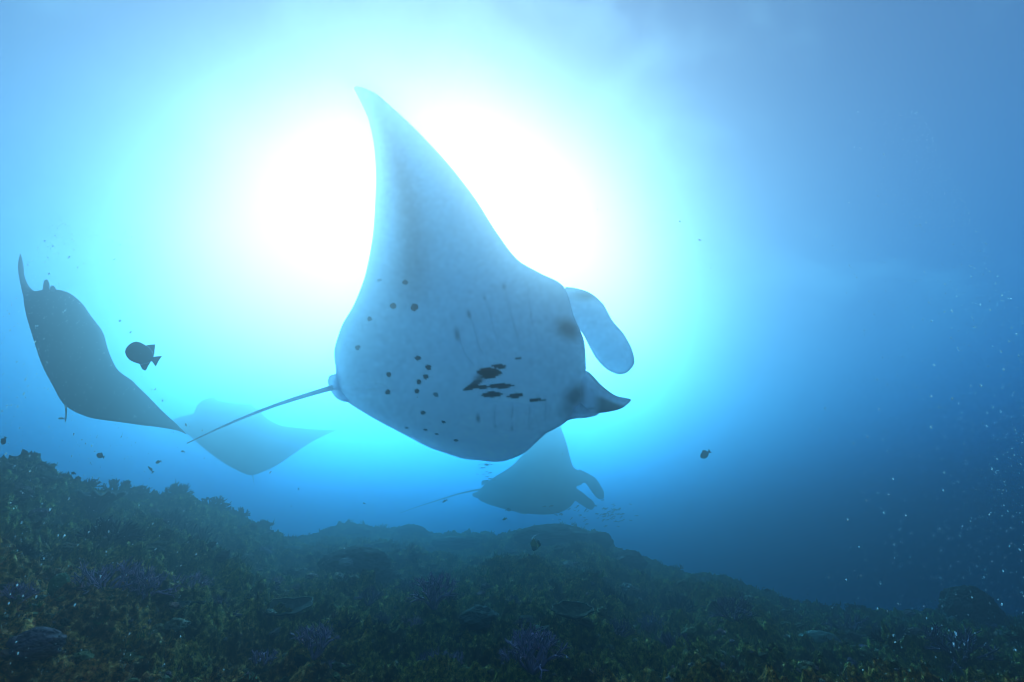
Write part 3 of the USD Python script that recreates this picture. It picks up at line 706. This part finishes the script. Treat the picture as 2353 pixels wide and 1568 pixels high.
def branch_pieces(rg, size, limbs, levels, r0, spread, up=0.75, mound=False):
    """The limbs of a branching coral about the origin: a list of meshes, one per limb with its twigs."""
    out = []
    for n in range(limbs):
        ang = 2 * math.pi * (n + rg.random() * 0.7) / limbs
        lean = spread * ((0.35 + 0.65 * rg.random()) if not mound else rg.random() ** 0.6)
        d = np.array([math.cos(ang) * math.sin(lean), math.sin(ang) * math.sin(lean), max(math.cos(lean), 0.15) * up + 0.1])
        tubes = []

        def grow(p, d, length, r, level):
            pts, q = [p], p
            dd = d / np.linalg.norm(d)
            for _ in range(3):
                dd = dd + rg.normal(size=3) * 0.13 + np.array([0, 0, 0.07])
                dd /= np.linalg.norm(dd)
                q = q + dd * length / 3
                pts.append(q)
            tubes.append(tube(pts, np.linspace(r, r * 0.62, 4), 5))
            if level == 0:
                return
            for m in range(2 if rg.random() < 0.55 else 3):
                side = rg.normal(size=3)
                side -= side @ dd * dd
                side /= np.linalg.norm(side) + 1e-9
                at_ = pts[-1] if m < 2 else pts[2]
                grow(at_, dd + side * (0.55 + 0.5 * rg.random()), length * (0.62 + 0.22 * rg.random()), r * 0.68, level - 1)
        grow(np.array([math.cos(ang), math.sin(ang), -0.3]) * r0 * 0.8, d, size * 0.42, r0, levels)
        out.append(join(tubes))
    return out


def branching(name, label, px, py, w, look, seed, limbs=9, levels=3, thick=0.05, spread=1.15, group=None, category='coral', lift=0.0, where=None):
    """A branching coral whose base is seen at (px, py) and which is about w picture units wide."""
    rg = np.random.default_rng(seed)
    base = foot(px, py, 0.01) if where is None else where
    y = base[1] * CP + base[2] * SP
    size = w / F * y * (0.62 if name != 'bush_coral' else 0.66)
    lift = lift - (0.28 * size if 'bush' in name else 0.0)
    o = thing(name, label, category, base + np.array([0, 0, lift]), group)
    for p in branch_pieces(rg, size, limbs, levels, size * thick, spread, mound='bush' in name):
        obj('branch', p, look, o, smooth=True)
    return o


def rock(name, label, px, py, w, h, look, seed, rough=0.25, dx=1.0, dy=0.8, sink=0.25, category='rock', detail=5, scale=2.2, flat=0.0):
    """A lumpy boulder or dome, w x h picture units, whose middle is seen at (px, py)."""
    base = foot(px, py + h * 0.35)
    d = base[1] * CP + base[2] * SP
    rw, rh = w / 2 / F * d, h / 2 / F * d
    m = trimesh.creation.icosphere(detail)
    p = np.array(m.vertices)
    n = (fbm(p * scale + seed * 3.7, 4, seed) - 0.5) * 2 * rough + (fbm(p * scale * 5 + seed, 3, seed + 1) - 0.5) * rough * 0.7
    p = p * (1 + n)[:, None]
    if flat:
        p[:, 2] = np.where(p[:, 2] > flat, flat + (p[:, 2] - flat) * 0.3, p[:, 2])
    p = p * np.array([rw * dx, rw * dy, rh * 1.1])
    p[:, 2] += rh * (0.55 - sink)
    o = thing(name, label, category, base)
    obj('crust' if look in (crust, crust_pink) else 'dome', (p, np.array(m.faces)), look, o)
    return o, base, rw, rh


# purple branching corals, the nearest first
for k, (label, px_, py_, w_, limbs, lv, look) in enumerate([
        ('purple branching coral with thick pale tipped fingers, leftmost at the bottom edge', 606, 1512, 80, 7, 2, purple),
        ('small purple branching coral leaning right beside the thick fingered one', 652, 1512, 56, 5, 2, purple),
        ('large bushy purple coral right of the thick fingered coral', 716, 1520, 115, 11, 3, purple),
        ('purple coral drooping at the foot of the large bushy one', 752, 1548, 80, 8, 3, purple),
        ('purple coral cut by the bottom edge left of centre', 795, 1575, 70, 7, 3, purple),
        ('fan shaped purple branching coral alone near the bottom centre', 1022, 1532, 112, 11, 3, purple),
        ('dusky purple branching coral with wide low thicket above bottom centre', 995, 1442, 116, 12, 3, purple),
        ('small tilted purple coral tuft below the wide low thicket', 942, 1470, 58, 7, 3, purple),
        ('dark purple coral under the crusted boulder', 845, 1412, 64, 9, 3, purple_dark),
        ('densest purple coral bush at the bottom edge right of centre', 1224, 1566, 150, 15, 3, purple),
        ('reddish purple coral spray left of the densest bush', 1172, 1548, 60, 7, 3, purple),
        ('tall thin purple coral behind the densest bush', 1203, 1500, 54, 6, 3, purple_dark),
        ('dark purple coral thicket below the pale plate at right of centre', 1420, 1490, 80, 9, 3, purple_dark),
        ('dark purple coral clump on the lower right slope', 1500, 1468, 95, 11, 3, purple_dark),
        ('round dark coral bush beside a white scrap on the right slope', 1692, 1455, 92, 12, 3, purple_dark),
        ('small lilac coral tuft on the left mid slope', 634, 1366, 30, 7, 3, purple),
        ('low dark coral at the right foot of the crusted boulder', 945, 1368, 80, 10, 3, purple_dark),
        ('wide purple thicket on the left slope, its left half', 238, 1372, 130, 12, 3, purple),
        ('wide purple thicket on the left slope, its lower right half', 325, 1388, 110, 11, 3, purple),
        ('purple coral mound right of the wide thicket on the left slope', 424, 1362, 105, 13, 3, purple),
        ('deep violet coral at the left edge of the picture', 22, 1420, 80, 10, 3, purple),
        ('dark purple coral in the bottom right corner', 2210, 1530, 130, 12, 3, purple_dark),
        ('dark purple coral under the right slope plate', 1560, 1540, 90, 9, 3, purple_dark),
        ('purple coral tuft near the right end of the bottom edge', 1960, 1470, 95, 10, 3, purple_dark),
        ('small pink tipped coral on the bottom left rubble', 330, 1480, 40, 6, 2, purple)]):
    branching('branching_coral', label, px_, py_, w_, look, 100 + k, limbs, lv, 0.055 if lv == 3 else 0.075)

# dark bushy corals that break the skyline or shade the slope
for k, (label, px_, py_, w_, limbs) in enumerate([
        ('tall dark bush coral standing up from the left crest', 320, 1122, 44, 9), ('round topped dark bush coral right of the tall one on the left crest', 361, 1126, 42, 11),
        ('spiky dark bush coral on the left crest, third from the tall one', 408, 1136, 56, 12), ('broad dark bush coral where the left crest drops', 488, 1168, 66, 12),
        ('small spiky bush coral below the broad one on the left crest', 518, 1178, 44, 9), ('lowest dark bush coral on the falling left crest', 546, 1192, 44, 9),
        ('low dark bush coral near the left end of the crest', 208, 1116, 40, 9), ('dark bush coral behind the leather coral', 270, 1126, 60, 11),
        ('rounded bush coral at the bottom of the left crest', 606, 1210, 36, 9), ('small dark bush coral alone in the crest gap', 699, 1234, 26, 8),
        ('small upright bush coral left of the crest mounds', 753, 1228, 26, 8), ('dark bush coral on the right crest beside the step', 1515, 1304, 30, 9),
        ('dark bush coral on the right crest left of the low gap', 1792, 1394, 62, 12), ('low pointed bush coral in the right crest gap', 1893, 1408, 62, 12),
        ('dark bush coral left of two by the right boulder', 1972, 1416, 52, 11), ('dark bush coral right of two by the right boulder', 2020, 1418, 54, 11),
        ('dark bush coral leaning on the right boulder', 2140, 1424, 60, 11), ('dark bush coral at the right edge of the picture', 2325, 1438, 70, 12),
        ('large dark bush coral in the hollow under the left crest', 430, 1250, 120, 14), ('large dark bush coral below the leather coral', 240, 1270, 120, 14),
        ('dark bush coral at the right end of the left hollow', 380, 1210, 90, 12), ('dark bush coral on the far left slope', 110, 1180, 100, 13),
        ('dark bush coral low on the far left slope', 60, 1270, 90, 12), ('round dark bush coral above the right purple clump', 1400, 1390, 100, 13),
        ('dark bush coral at the centre of the right slope', 1560, 1400, 80, 12), ('dark bush coral below the far right crest', 2060, 1480, 120, 13)]):
    branching('bush_coral', label, px_, py_, w_, olive if k < 18 else blackish, 300 + k, limbs + 9, 2, 0.065, 1.45)

rg = np.random.default_rng(9)
count = 0
while count < 70:
    a, b = rg.uniform(20, 2330), rg.uniform(1240, 1540)
    sky_y = np.interp(a, CREST[:, 0], CREST[:, 1])
    if b < sky_y + 25 or (b > 1430 and a < 560):
        continue
    branching('small_bush_coral', 'small dark bushy coral growing among the turf of the reef slope', a, b, rg.uniform(22, 62) * (0.6 + 0.4 * (b - sky_y) / 200), blackish if rg.random() < 0.7 else purple_dark, 600 + count, 14, 2, 0.065, 1.4, 'small dark corals scattered over the slope')
    count += 1

# boulders, domes and plates
o, base, rw, rh = rock('crusted_boulder', 'crusted boulder with a pale bare patch on its face, left of centre', 812, 1312, 165, 82, crust, 3, 0.22)
patch = trimesh.creation.icosphere(4)
pv = np.array(patch.vertices)
pv = pv * (1 + (fbm(pv * 3, 3, 8) - 0.5) * 0.5)[:, None] * np.array([rw * 0.20, rw * 0.12, rh * 0.24]) + np.array([-rw * 0.05, -rw * 0.70, rh * 0.62])
obj('bare_patch', (pv, np.array(patch.faces)), pale, o, label='pale bare patch of the boulder')
rock('crusted_boulder', 'dark overhanging boulder end right of the pale patch', 886, 1338, 70, 70, crust, 4, 0.25)
rock('crusted_boulder', 'large dark boulder standing on the right end of the crest', 2240, 1398, 120, 92, crust, 5, 0.2, sink=0.1)
rock('crusted_boulder', 'rounded dark rock on the far middle crest, left of two mounds', 818, 1216, 64, 30, crust, 6, 0.2)
rock('crusted_boulder', 'smooth low mound on the far middle crest, right of two mounds', 944, 1219, 78, 32, crust, 7, 0.12)
rock('crusted_boulder', 'long dark rock ridge on the crest behind the banner fish', 1270, 1228, 170, 48, crust, 8, 0.18)
rock('crusted_boulder', 'knobbly rock at the right end of the long ridge', 1375, 1246, 70, 34, crust, 9, 0.22)
rock('crusted_boulder', 'rock shoulder below the right end of the long ridge', 1440, 1285, 90, 46, crust, 10, 0.2)
rock('crusted_boulder', 'squared rock step on the right crest', 1620, 1328, 90, 36, crust, 12, 0.18)
rock('crusted_boulder', 'pink crusted rock at the left edge of the bottom rubble', 70, 1500, 110, 60, crust_pink, 13, 0.2)
rock('dome_coral', 'round dome coral left of the flat topped coral at bottom centre', 1172, 1430, 42, 38, dome_look, 14, 0.05, category='coral')
rock('dome_coral', 'low dome coral left of the pale rimmed plate', 1236, 1464, 66, 34, dome_look, 15, 0.06, category='coral')
rock('dome_coral', 'broad dome coral above the round dome coral', 1205, 1424, 66, 26, dome_look, 16, 0.08, category='coral')
rock('dome_coral', 'dome coral on the left slope below the crest gap', 668, 1260, 60, 34, dome_look, 17, 0.08, category='coral')
rock('dome_coral', 'pale greenish dome coral on the right slope', 1884, 1472, 92, 40, pale_plate, 18, 0.08, category='coral')
rock('dome_coral', 'flat topped knobbly coral above the densest purple bush', 1100, 1466, 90, 44, pale_plate, 19, 0.22, category='coral')
rock('sponge', 'soft green sponge lump on the left slope', 122, 1366, 40, 46, green_sponge, 20, 0.15, category='sponge')
rock('dome_coral', 'olive mound at the top of the middle slope', 1050, 1250, 120, 30, dome_look, 24, 0.2, category='coral')


def plate(name, label, px, py, w, h, look, rim_look, seed, category='coral'):
    """A tilted plate coral with a paler rim."""
    base = foot(px, py, -0.01)
    d = base[1] * CP + base[2] * SP
    R = w / 2 / F * d
    n, m = 64, 9
    a = np.linspace(0, 2 * np.pi, n, endpoint=False)
    rad = R * (1 + 0.45 * (fbm(np.stack([np.cos(a) * 1.6, np.sin(a) * 1.6, a * 0 + seed], -1), 3, seed) - 0.5) * 2)
    vs = []
    for lv in (1, -1):
        for r in np.linspace(1, 0.05, m):
            z = (R * 0.30 * r ** 2 if lv == 1 else R * 0.30 * r ** 2 - R * 0.07 * (1.1 - r * 0.7)) + 0 * a
            z = z + R * 0.04 * (noise(np.stack([np.cos(a) * r * 5, np.sin(a) * r * 5, a * 0 + seed], -1), seed) - 0.5)
            vs.append(np.stack([np.cos(a) * rad * r, np.sin(a) * rad * r * 0.75, z], -1))
    v = np.vstack(vs)
    f, jj = [], np.arange(n)
    for lv in (0, 1):
        for r in range(m - 1):
            b0 = (lv * m + r) * n
            q = np.stack([b0 + jj, b0 + (jj + 1) % n, b0 + n + (jj + 1) % n, b0 + n + jj], -1)
            f.append(q if lv == 0 else q[:, ::-1])
    f.append(np.stack([jj, jj + m * n, (jj + 1) % n + m * n, (jj + 1) % n], -1))
    t = h / w
    v = v @ np.array([[1, 0, 0], [0, math.cos(t), math.sin(t)], [0, -math.sin(t), math.cos(t)]])
    o = thing(name, label, category, base + np.array([0, 0, -R * 0.12]))
    obj('plate', (v, np.vstack(f)), look, o)
    obj('rim', tube(np.vstack([v[:n], v[:2]]), R * 0.035, 5), rim_look, o)
    return o


rim_pale = plain('pale_rim', (0.12, 0.13, 0.085), 0.8, 0.3, 40, 0.1)
plate('plate_coral', 'plate coral with a long pale rim, right of bottom centre', 1318, 1470, 92, 30, dome_look, rim_pale, 31)
plate('plate_coral', 'pale plate coral above the thick fingered purple coral', 650, 1446, 100, 40, pale_plate, rim_pale, 32)
plate('plate_coral', 'small thin plate coral below the purple thicket on the left', 400, 1420, 52, 20, pale_plate, rim_pale, 33)

# leather coral with a pale folded rim
base = foot(215, 1185)
d = base[1] * CP + base[2] * SP
R = 45 / F * d
o = thing('leather_coral', 'leather coral cup with a pale frilled rim on the left slope', 'coral', base)
a = np.linspace(0, 2 * np.pi, 160, endpoint=False)
fr = 0.16 * np.sin(a * 9 + 1.5 * np.sin(a * 2))
rows = []
for r, z in ((0.35, -0.2), (0.42, 0.25), (0.62, 0.55), (0.86, 0.75), (1.0, 0.86)):
    w_ = (r - 0.35) / 0.65
    rows.append(np.stack([np.cos(a) * R * (r + fr * w_), np.sin(a) * R * 0.8 * (r + fr * w_), R * (z + 0.12 * w_ * np.sin(a * 9 + 1.0))], -1))
rows += [x * np.array([0.94, 0.94, 1.0]) for x in rows[::-1][:4]]
v = np.vstack(rows)
jj = np.arange(160)
f = np.vstack([np.stack([r * 160 + jj, r * 160 + (jj + 1) % 160, (r + 1) * 160 + (jj + 1) % 160, (r + 1) * 160 + jj], -1) for r in range(len(rows) - 1)])
obj('cup', (v, f), leather, o)
obj('frilled_rim', tube(np.vstack([rows[4], rows[4][:2]]), R * 0.045, 6), pale, o)

# small pale things on the slope
for k, (label, px_, py_, w_, look) in enumerate([
        ('knobbly cream finger coral on the left mid slope', 650, 1388, 30, pale), ('small white coral scrap right of the densest purple bush', 1303, 1534, 18, pale),
        ('pale broken coral by the right boulder', 2168, 1440, 24, pale), ('pale coral scrap on the far right lower slope', 1850, 1519, 22, pale),
        ('pale lump coral beside the greenish dome', 1814, 1478, 18, pale), ('white scrap beside the round dark bush on the right slope', 1726, 1447, 13, pale)]):
    branching('finger_coral', label, px_, py_, w_, look, 800 + k, 8, 1, 0.16, 1.2)

# yellowish soft coral tuft on the far crest
branching('soft_coral', 'pale spiky soft coral tuft on the far crest between two mounds', 882, 1216, 42, plain('soft_coral', (0.16, 0.17, 0.09), 0.8, 0.3), 900, 16, 1, 0.02, 0.75)

# ------------------------------------------------------------------ turf, and specks drifting in the water
turf_look = usdkit.material(stage, '/World/Looks/turf_look', {
    'r': ('object_info', {}),
    'tone': ('rgb_ramp', {'ramp': [(0.0, (0.050, 0.055, 0.014)), (0.35, (0.120, 0.130, 0.030)), (0.6, (0.160, 0.110, 0.050)), (0.8, (0.180, 0.085, 0.060)), (0.93, (0.130, 0.150, 0.055)), (1.0, (0.30, 0.28, 0.16))]}),
    'd': ('diffuse_bsdf', {}), 't': ('translucent_bsdf', {}), 'm': ('mix_closure', {'fac': 0.3})},
    [('r.random', 'tone.fac'), ('tone.color', 'd.color'), ('tone.color', 't.color'), ('d.BSDF', 'm.closure1'), ('t.BSDF', 'm.closure2')], surface='m.closure')


def tuft(seed, blades=12):
    rg = np.random.default_rng(seed)
    parts = []
    for _ in range(blades):
        b = np.append(rg.normal(size=2) * 0.35, 0)
        d = np.append(rg.normal(size=2) * 0.55, 1.0)
        d /= np.linalg.norm(d)
        l, w = 0.5 + 0.8 * rg.random(), 0.07 + 0.07 * rg.random()
        s = np.cross(d, rg.normal(size=3))
        s /= np.linalg.norm(s)
        mid = b + d * l * 0.5 + rg.normal(size=3) * 0.08
        parts.append((np.array([b - s * w, b + s * w, mid + s * w * 0.8, mid - s * w * 0.8, b + d * l + rg.normal(size=3) * 0.12]), np.array([[0, 1, 2], [0, 2, 3], [3, 2, 4]])))
    return join(parts)


def scatter(name, protos, look, points, scale, turn_z, proto_index, label, tilt=None):
    pi = UsdGeom.PointInstancer.Define(stage, f'/World/{name}')
    paths = []
    for k, m in enumerate(protos):
        g = usdkit.mesh(stage, f'/World/{name}/protos/{name}_piece_{k:03d}', m, look, smooth=False)
        paths.append(g.GetPath())
    pi.CreatePrototypesRel().SetTargets(paths)
    pi.CreatePositionsAttr(Vt.Vec3fArray.FromNumpy(points.astype(np.float32)))
    pi.CreateProtoIndicesAttr(Vt.IntArray.FromNumpy(proto_index.astype(np.int32)))
    sc = scale if scale.ndim == 2 else np.repeat(scale[:, None], 3, 1)
    pi.CreateScalesAttr(Vt.Vec3fArray.FromNumpy(sc.astype(np.float32)))
    h = turn_z / 2
    qs = [Gf.Quath(float(math.cos(a)), 0.0, 0.0, float(math.sin(a))) for a in h] if tilt is None else [Gf.Quath(Gf.Rotation(Gf.Vec3d(0, 1, 0), float(t)).GetQuat() * Gf.Rotation(Gf.Vec3d(0, 0, 1), math.degrees(float(a))).GetQuat()) for a, t in zip(turn_z, tilt)]
    pi.CreateOrientationsAttr(Vt.QuathArray(qs))
    tag(pi.GetPrim(), label, None, None, 'stuff')


rg = np.random.default_rng(17)
N = 30000
su = rg.uniform(-1.5, 1.5, N)
sy = 1.2 * (9.0 / 1.2) ** (rg.random(N) ** 0.8)
sx = su * sy
thick = fbm(np.stack([sx * 2.2, sy * 2.2, sx * 0], -1), 3, 61)
keep = thick + 0.25 * rg.random(N) > 0.56
sx, sy = sx[keep], sy[keep]
sz = ground(sx, sy) - 0.006
size = (0.010 + 0.020 * rg.random(len(sx)) ** 2) * np.clip(sy / 2.2, 0.7, 2.2)
scatter('turf_algae', [tuft(k) for k in range(6)], turf_look, np.stack([sx, sy, sz], -1), size, rg.uniform(0, 6.28, len(sx)), rg.integers(0, 6, len(sx)), 'short turf of olive and brown algae over the reef')

rubble_look = usdkit.material(stage, '/World/Looks/rubble_look', {
    'r': ('object_info', {}),
    'where': ('geometry', {}),
    'n': ('noise_texture', {'scale': 60.0, 'detail': 4.0, 'roughness': 0.7}),
    'tone': ('rgb_ramp', {'ramp': [(0.0, (0.020, 0.016, 0.010)), (0.30, (0.090, 0.070, 0.020)), (0.50, (0.170, 0.150, 0.045)), (0.66, (0.260, 0.090, 0.060)), (0.80, (0.150, 0.080, 0.110)), (0.95, (0.200, 0.180, 0.090)), (1.0, (0.400, 0.360, 0.240))]}),
    'shade': ('rgb_ramp', {'ramp': [(0.35, (0.3, 0.3, 0.3)), (0.62, (1.4, 1.4, 1.4))]}),
    'mul': ('mix_color', {'blend_type': 'multiply', 'fac': 1.0, 'use_clamp': False}),
    'p': ('principled_bsdf', {'roughness': 0.85, 'specular_ior_level': 0.15})},
    [('where.position', 'n.vector'), ('r.random', 'tone.fac'), ('n.fac', 'shade.fac'), ('tone.color', 'mul.a'), ('shade.color', 'mul.b'), ('mul.result', 'p.base_color')], surface='p.BSDF')
lumps = []
for k in range(7):
    m = trimesh.creation.icosphere(2)
    p = np.array(m.vertices)
    p = p * (1 + (fbm(p * 1.9 + k * 9, 3, 80 + k) - 0.5) * 1.5)[:, None] * np.array([1, 0.75 + 0.1 * (k % 3), 0.45 + 0.12 * (k % 4)])
    lumps.append((p, np.array(m.faces)))
N = 9000
sy = 1.15 * (7.0 / 1.15) ** (rg.random(N) ** 0.85)
sx = rg.uniform(-1.45, 1.45, N) * sy
keep = fbm(np.stack([sx * 2.6, sy * 2.6, sx * 0], -1), 3, 63) + 0.3 * rg.random(N) > 0.60
sx, sy = sx[keep], sy[keep]
size = (0.008 + 0.026 * rg.random(len(sx)) ** 5) * np.clip(sy / 2.2, 0.7, 1.8)
scatter('coral_rubble', lumps, rubble_look, np.stack([sx, sy, ground(sx, sy) + 0.1 * size], -1), size, rg.uniform(0, 6.28, len(sx)), rg.integers(0, 7, len(sx)), 'broken coral rubble and knobs strewn over the reef', rg.normal(size=len(sx)) * 18)

snow_look = usdkit.material(stage, '/World/Looks/speck_look', {
    'r': ('object_info', {}),
    'tone': ('rgb_ramp', {'ramp': [(0.0, (0.85, 0.88, 0.88)), (0.8, (0.9, 0.88, 0.8)), (1.0, (0.8, 0.62, 0.4))]}),
    'd': ('diffuse_bsdf', {}), 't': ('translucent_bsdf', {'color': (1, 1, 1)}), 'm': ('mix_closure', {'fac': 0.85})},
    [('r.random', 'tone.fac'), ('tone.color', 'd.color'), ('d.BSDF', 'm.closure1'), ('t.BSDF', 'm.closure2')], surface='m.closure')
bits = []
for k in range(4):
    m = trimesh.creation.icosphere(1)
    p = np.array(m.vertices)
    p = p * (1 + (noise(p * 2.3 + k * 5, 70 + k) - 0.5) * 0.9)[:, None]
    bits.append((p, np.array(m.faces)))
pts = []
for side, n in ((-1, 6000), (1, 9500)):
    y = 0.9 * (2.8 / 0.9) ** rg.random(n)
    lat = side * (1.22 - 0.75 * rg.random(n) ** 1.3)
    el = rg.uniform(-0.35, 1.2, n) if side > 0 else rg.uniform(-0.35, 0.8, n)
    ok = np.abs(lat) > 0.55 + 0.35 * np.clip(el, 0, 1) + 0.45 * rg.random(n) ** 1.5
    pts.append(np.stack([lat * y, y, el * y], -1)[ok])
n = 420
y = 0.9 * (3.0 / 0.9) ** rg.random(n)
pts.append(np.stack([rg.uniform(-1, 1, n) * y, y, rg.uniform(-0.3, 1.3, n) * y], -1))
pts = np.vstack(pts)
pts = pts[pts[:, 2] > ground(pts[:, 0], pts[:, 1]) + 0.03]
n = len(pts)
size = (0.0004 + 0.0011 * rg.random(n) ** 7) * np.clip(pts[:, 1], 0.6, 2.0) ** 0.6
scatter('drifting_specks', bits, snow_look, pts, np.stack([size, size, size * rg.uniform(1.2, 2.4, n)], -1), rg.uniform(0, 6.28, n), rg.integers(0, 4, n), 'pale specks of plankton drifting in the water', rg.normal(size=n) * 14 + 8)
